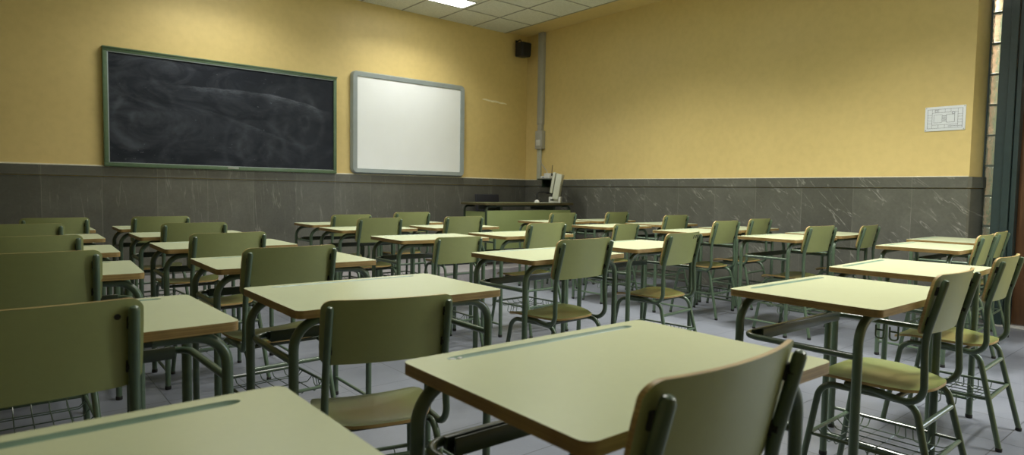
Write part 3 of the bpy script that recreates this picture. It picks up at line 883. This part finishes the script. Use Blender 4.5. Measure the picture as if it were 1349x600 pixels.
# ------------------------------------------------------------------ loudspeaker in the corner
t = empty('loudspeaker', (6.43, YF, 3.30)); tag(t, 'small black loudspeaker hung high in the room corner', 'loudspeaker')
bm = bmesh.new(); add_box(bm, -.090, .090, -.25, -.07, -.11, .11, .02, rot=Matrix.Rotation(radians(3), 3, 'X'), seg=3); obj('cabinet', bm, M['black'], t)
bm = bmesh.new(); add_box(bm, -.078, .078, -.262, -.245, -.095, .095, .006, rot=Matrix.Rotation(radians(3), 3, 'X'), pivot=(0, -.16, 0)); obj('grille', bm, M['rubber'], t)
bm = bmesh.new(); add_box(bm, -.025, .025, -.012, 0, .06, .17, .002); add_tube(bm, fillet([(0, -.005, .15), (0, -.09, .17), (0, -.14, .09)], .03), .008); obj('wall_bracket', bm, M['black'], t)

# ------------------------------------------------------------------ conduit with socket on right wall
t = empty('wall_conduit', (XR, 7.355, DADO)); tag(t, 'light grey vertical cable duct with socket box near the room corner', 'cable duct')
bm = bmesh.new(); add_box(bm, -.056, 0, -.055, .060, .86, ZC - DADO, .002); obj('duct_upper', bm, M['grey'], t)
bm = bmesh.new(); add_box(bm, -.034, 0, -.010, .070, 0, .70, .002); obj('duct_lower', bm, M['cream'], t)
bm = bmesh.new(); add_box(bm, -.075, 0, -.080, .075, .48, .76, .004); add_box(bm, -.056, 0, -.042, .047, .76, .87, .003); bx = obj('socket_box', bm, M['grey'], t)
bm = bmesh.new(); add_box(bm, -.082, -.073, -.045, .045, .53, .62, .002); obj('socket', bm, M['white'], bx)
bm = bmesh.new()
add_tube(bm, fillet([(XR - .05, 7.33, 1.79), (XR - .06, 7.30, 1.55), (XR - .10, 7.12, 1.42), (XR - .12, 7.08, 1.37)], .1, 8), .006, 6)
tag(obj('power_cord', bm, M['grey']), 'thin cord drooping from the grey socket box to the small router', 'cord')

# router on a shelf on the dado
t = empty('wifi_router', (XR - .13, 7.02, DADO + .012)); tag(t, 'small white router with black antenna on the marble ledge by the monitor', 'router')
bm = bmesh.new(); add_box(bm, -.10, .08, -.10, .10, 0, .040, .008); add_box(bm, -.03, .09, -.04, .10, .04, .085, .008); obj('case', bm, M['white'], t)
bm = bmesh.new(); add_tube(bm, [(-.03, -.08, .03), (-.03, -.08, .08)], .011, 8); add_tube(bm, [(-.03, -.08, .08), (-.03, -.09, .20)], .0055, 8); obj('antenna', bm, M['black'], t)
bm = bmesh.new(); add_box(bm, -.102, -.099, .02, .05, .012, .026); obj('port', bm, M['led'], t)
bm = bmesh.new(); add_box(bm, XR - .26, XR, 6.86, 7.16, DADO - .004, DADO + .012, .002); add_box(bm, XR - .20, XR - .03, 6.90, 6.92, DADO - .12, DADO - .004, .002); add_box(bm, XR - .20, XR - .03, 7.10, 7.12, DADO - .12, DADO - .004, .002)
tag(obj('router_shelf', bm, M['dsteel']), 'small dark bracket shelf carrying the white router on the right wall', 'shelf')

# ------------------------------------------------------------------ teacher desk on the dais
TZ = .128
x0, x1, y0, y1, zt = 4.860, 6.440, 6.40, 6.98, .945 - TZ
t = empty('teacher_desk', ((x0 + x1) / 2, (y0 + y1) / 2, TZ)); tag(t, 'long dark green teacher desk with pale green front panel on the platform', 'desk')
w, d = (x1 - x0) / 2, (y1 - y0) / 2
bm = bmesh.new()
P = rounded_rect(2 * w, 2 * d, .02, 3)
for (za, zb, mi) in ((zt - .028, zt - .001, 1), (zt - .001, zt, 0)):
    a = [bm.verts.new((x, y, za)) for x, y in P]; b = [bm.verts.new((x, y, zb)) for x, y in P]
    for i in range(len(P)): bm.faces.new((a[i], a[(i + 1) % len(P)], b[(i + 1) % len(P)], b[i])).material_index = mi
    bm.faces.new(a[::-1]).material_index = 1
    bm.faces.new(b).material_index = 0
obj('tabletop', bm, [M['dtop'], M['dedge']], t)
for sx in (-1, 1):
    for sy in (-1, 1):
        bm = bmesh.new(); add_tube(bm, fillet([(sx * (w - .04), sy * (d - .05), .01), (sx * (w - .04), sy * (d - .05), zt - .045), (sx * (w - .20), sy * (d - .05), zt - .045)], .06, 7), .016, 12)
        lg = obj('leg', bm, M['dsteel'], t)
        bm = bmesh.new(); add_lathe(bm, [(.018, 0), (.019, .02), (.016, .025)], sx * (w - .04), sy * (d - .05), 0, 12); obj('rubber_foot', bm, M['rubber'], lg)
bm = bmesh.new(); add_box(bm, -w + .045, w - .03, -d + .035, -d + .052, .12, zt - .100, .002); obj('front_panel', bm, M['panel'], t)
bm = bmesh.new(); add_box(bm, -w + .035, -w + .050, -d + .06, d - .08, .12, zt - .115, .002); obj('side_panel', bm, M['panel'], t)
bm = bmesh.new()
for sx in (-.5, .45): add_box(bm, sx - .02, sx + .02, -d + .05, d - .05, zt - .10, zt - .028, .002)
add_box(bm, -w + .2, w - .2, -d + .038, -d + .058, zt - .05, zt - .028, .001)
obj('top_support', bm, M['dsteel'], t)

# teacher chair, black back seen over the desk
t = empty('teacher_chair', (5.72, 7.28, TZ), radians(180)); tag(t, 'black upholstered chair behind the teacher desk', 'chair')
bm = bmesh.new(); add_box(bm, -.225, .225, -.215, .215, .42, .47, .018, seg=3); obj('seat', bm, M['cloth'], t)
bm = bmesh.new(); add_box(bm, -.22, .22, -.235, -.205, .62, .925, .014, rot=Matrix.Rotation(radians(6), 3, 'X'), seg=3); obj('backrest', bm, M['cloth'], t)
for sx in (-1, 1):
    bm = bmesh.new(); add_tube(bm, fillet([(sx * .20, -.25, .01), (sx * .20, -.19, .42), (sx * .20, -.235, .92)], .2, 6), .011, 10, dome=False); obj('leg', bm, M['chrome'], t)
    bm = bmesh.new(); add_tube(bm, fillet([(sx * .20, .23, .01), (sx * .20, .19, .41), (sx * .20, -.17, .41)], .05, 6), .011, 10); obj('leg', bm, M['chrome'], t)

# things standing on the teacher desk
ZT = TZ + zt
# computer monitor seen from its side
t = empty('computer_monitor', (6.28, 6.64, ZT), radians(-50)); tag(t, 'cream computer monitor seen from the side at the right end of the teacher desk', 'monitor')
rot = Matrix.Rotation(radians(9), 3, 'Y')
bm = bmesh.new(); add_box(bm, -.075, -.035, -.17, .17, .13, .43, .012, rot=rot, pivot=(0, 0, 0), seg=3); obj('screen_bezel', bm, M['cream'], t)
bm = bmesh.new(); add_box(bm, -.030, .060, -.16, .13, .05, .42, .014, rot=rot, pivot=(0, 0, 0), seg=3); obj('rear_shell', bm, M['cream'], t)
bm = bmesh.new(); add_box(bm, -.079, -.074, -.145, .145, .155, .405, .001, rot=rot, pivot=(0, 0, 0)); obj('screen', bm, M['black'], t)
bm = bmesh.new(); add_box(bm, -.045, -.022, -.05, .05, .10, .36, .003, rot=rot, pivot=(0, 0, 0)); obj('hinge', bm, M['black'], t)
bm = bmesh.new(); add_box(bm, -.07, .10, -.12, .10, 0, .085, .008, seg=3); fb = obj('base', bm, M['white'], t)
bm = bmesh.new(); add_box(bm, -.045, .0, -.1225, -.119, .030, .052, .003); obj('port', bm, M['black'], fb)

# document camera / swing lamp with white round foot
t = empty('desk_lamp', (5.905, 6.60, ZT)); tag(t, 'slim desk lamp with white round foot and black angled arm on the teacher desk', 'lamp')
bm = bmesh.new(); add_lathe(bm, [(.030, 0), (.036, .004), (.034, .020), (.018, .034), (.009, .040)], 0, 0, 0, 20); obj('foot', bm, M['white'], t)
bm = bmesh.new(); add_tube(bm, fillet([(0, 0, .035), (.0, .0, .130), (.055, 0, .148), (.30, .02, .148)], .02, 6), .0105, 10); obj('arm', bm, M['black'], t)
bm = bmesh.new(); add_tube(bm, [(.20, .013, .135), (.33, .022, .135)], .016, 12); obj('lamp_head', bm, M['black'], t)
# sheet under the lamp
bm = bmesh.new(); add_box(bm, -.10, .15, -.10, .07, 0, .003)
o = obj('paper_sheet', bm, M['cream'], smooth=False); o.location = (5.93, 6.53, ZT); tag(o, 'cream paper sheet lying under the desk lamp on the teacher desk', 'paper')
for oo in bpy.data.objects:
    if oo.name == 'desk_lamp': oo.location.z += .003

# cables hanging below the desk top (right end)
bm = bmesh.new()
for k in range(3): add_tube(bm, fillet([(6.30 + k * .03, 6.99, ZT + .02), (6.28 + k * .04, 7.03, ZT - .05), (6.24 + k * .05, 7.02, .45), (6.3, 7.05, .14)], .08, 5), .005, 6)
tag(obj('cable_bundle', bm, M['black']), 'black cables hanging behind the right end of the teacher desk', 'cable')

# ------------------------------------------------------------------ evacuation plan on the right wall
t = empty('floor_plan_sign', (XR, 1.940, 1.814), 0); tag(t, 'white framed floor plan of the building on the right yellow wall', 'sign')
hw, hh = .158, .110
bm = bmesh.new(); add_box(bm, -.008, 0, -hw, hw, -hh, hh, .003); obj('plate', bm, M['paper'], t)
bm = bmesh.new()
def ln(y0, z0, y1, z1, wd=.0016):
    add_box(bm, -.0092, -.0078, min(y0, y1) - wd / 2, max(y0, y1) + wd / 2, min(z0, z1) - wd / 2, max(z0, z1) + wd / 2)
def rc(y0, z0, y1, z1, wd=.0016):
    ln(y0, z0, y1, z0, wd); ln(y0, z1, y1, z1, wd); ln(y0, z0, y0, z1, wd); ln(y1, z0, y1, z1, wd)
rc(-.135, -.085, .135, .085, .0024); rc(-.100, -.055, .100, .055, .0022); rc(-.075, -.035, -.012, .035, .0024); rc(.022, -.035, .085, .035, .0018)
for yy in (-.10, -.045, 0, .05, .10): ln(yy, .055, yy, .085); ln(yy, -.085, yy, -.055)
for zz in (-.04, -.015, .012, .035): ln(.10, zz, .135, zz); ln(-.135, zz, -.10, zz)
for k in range(5): ln(-.010, -.024 + k * .012, .018, -.024 + k * .012, .0035)
for k in range(9): ln(-.13 + k * .012, -.070, -.125 + k * .012, -.070, .004)
rc(-.075, .040, -.055, .052, .003); rc(.06, .06, .078, .078, .003)
obj('plan_drawing', bm, M['ink'], t)
bm = bmesh.new()
for sy in (-1, 1):
    for sz in (-1, 1): add_tube(bm, [(-.007, sy * (hw - .010), sz * (hh - .010)), (-.011, sy * (hw - .010), sz * (hh - .010))], .004, 8)
obj('screw', bm, M['chrome'], t)

# scraped plaster streak and spots on the front wall (thin flakes on the paint)
bm = bmesh.new()
n = 16; top, bot = [], []
for i in range(n + 1):
    f = i / n; x = 5.77 + .48 * f; zc = 2.490 - .030 * f + random.uniform(-.004, .004); hh = .010 * (1 - abs(2 * f - 1) ** 3) + random.uniform(.001, .006)
    top.append((x, zc + hh)); bot.append((x, zc - hh))
for y, in ((YF - .0015,),):
    A = [bm.verts.new((x, y, z)) for x, z in top]; B = [bm.verts.new((x, y, z)) for x, z in bot]
    A2 = [bm.verts.new((x, YF, z)) for x, z in top]; B2 = [bm.verts.new((x, YF, z)) for x, z in bot]
    for i in range(n):
        bm.faces.new((A[i], A[i + 1], B[i + 1], B[i])); bm.faces.new((A[i], A[i + 1], A2[i + 1], A2[i])); bm.faces.new((B[i], B[i + 1], B2[i + 1], B2[i]))
struct('trim_6', bm, M['scrape'])

# ------------------------------------------------------------------ camera
f_px = 829.98; yaw, pitch, roll = .691045, -.056137, .0156234
fw_ = Vector((sin(yaw) * cos(pitch), cos(yaw) * cos(pitch), sin(pitch)))
r_ = Vector((cos(yaw), -sin(yaw), 0)); u_ = r_.cross(fw_)
r2 = r_ * cos(roll) + u_ * sin(roll); u2 = -r_ * sin(roll) + u_ * cos(roll)
cam = bpy.data.cameras.new('camera'); co = bpy.data.objects.new('camera', cam); link(co)
m = Matrix.Identity(4)
for i in range(3): m[i][0], m[i][1], m[i][2] = r2[i], u2[i], -fw_[i]
m.translation = Vector((0, 0, 1.08839)); co.matrix_world = m
cam.sensor_width = 36; cam.lens = f_px / 1349 * 36; cam.clip_start = .02; cam.clip_end = 60
cam.dof.use_dof = True; cam.dof.focus_distance = 3.6; cam.dof.aperture_fstop = 4.5
SC.camera = co

# ------------------------------------------------------------------ world and view
w = bpy.data.worlds.new('world'); SC.world = w; w.use_nodes = True
w.node_tree.nodes['Background'].inputs[0].default_value = (.8, .85, .9, 1); w.node_tree.nodes['Background'].inputs[1].default_value = .3
SC.view_settings.view_transform = 'Standard'; SC.view_settings.look = 'None'
SC.view_settings.gamma = 1.0; SC.view_settings.use_curve_mapping = False; SC.view_settings.exposure = 0.12
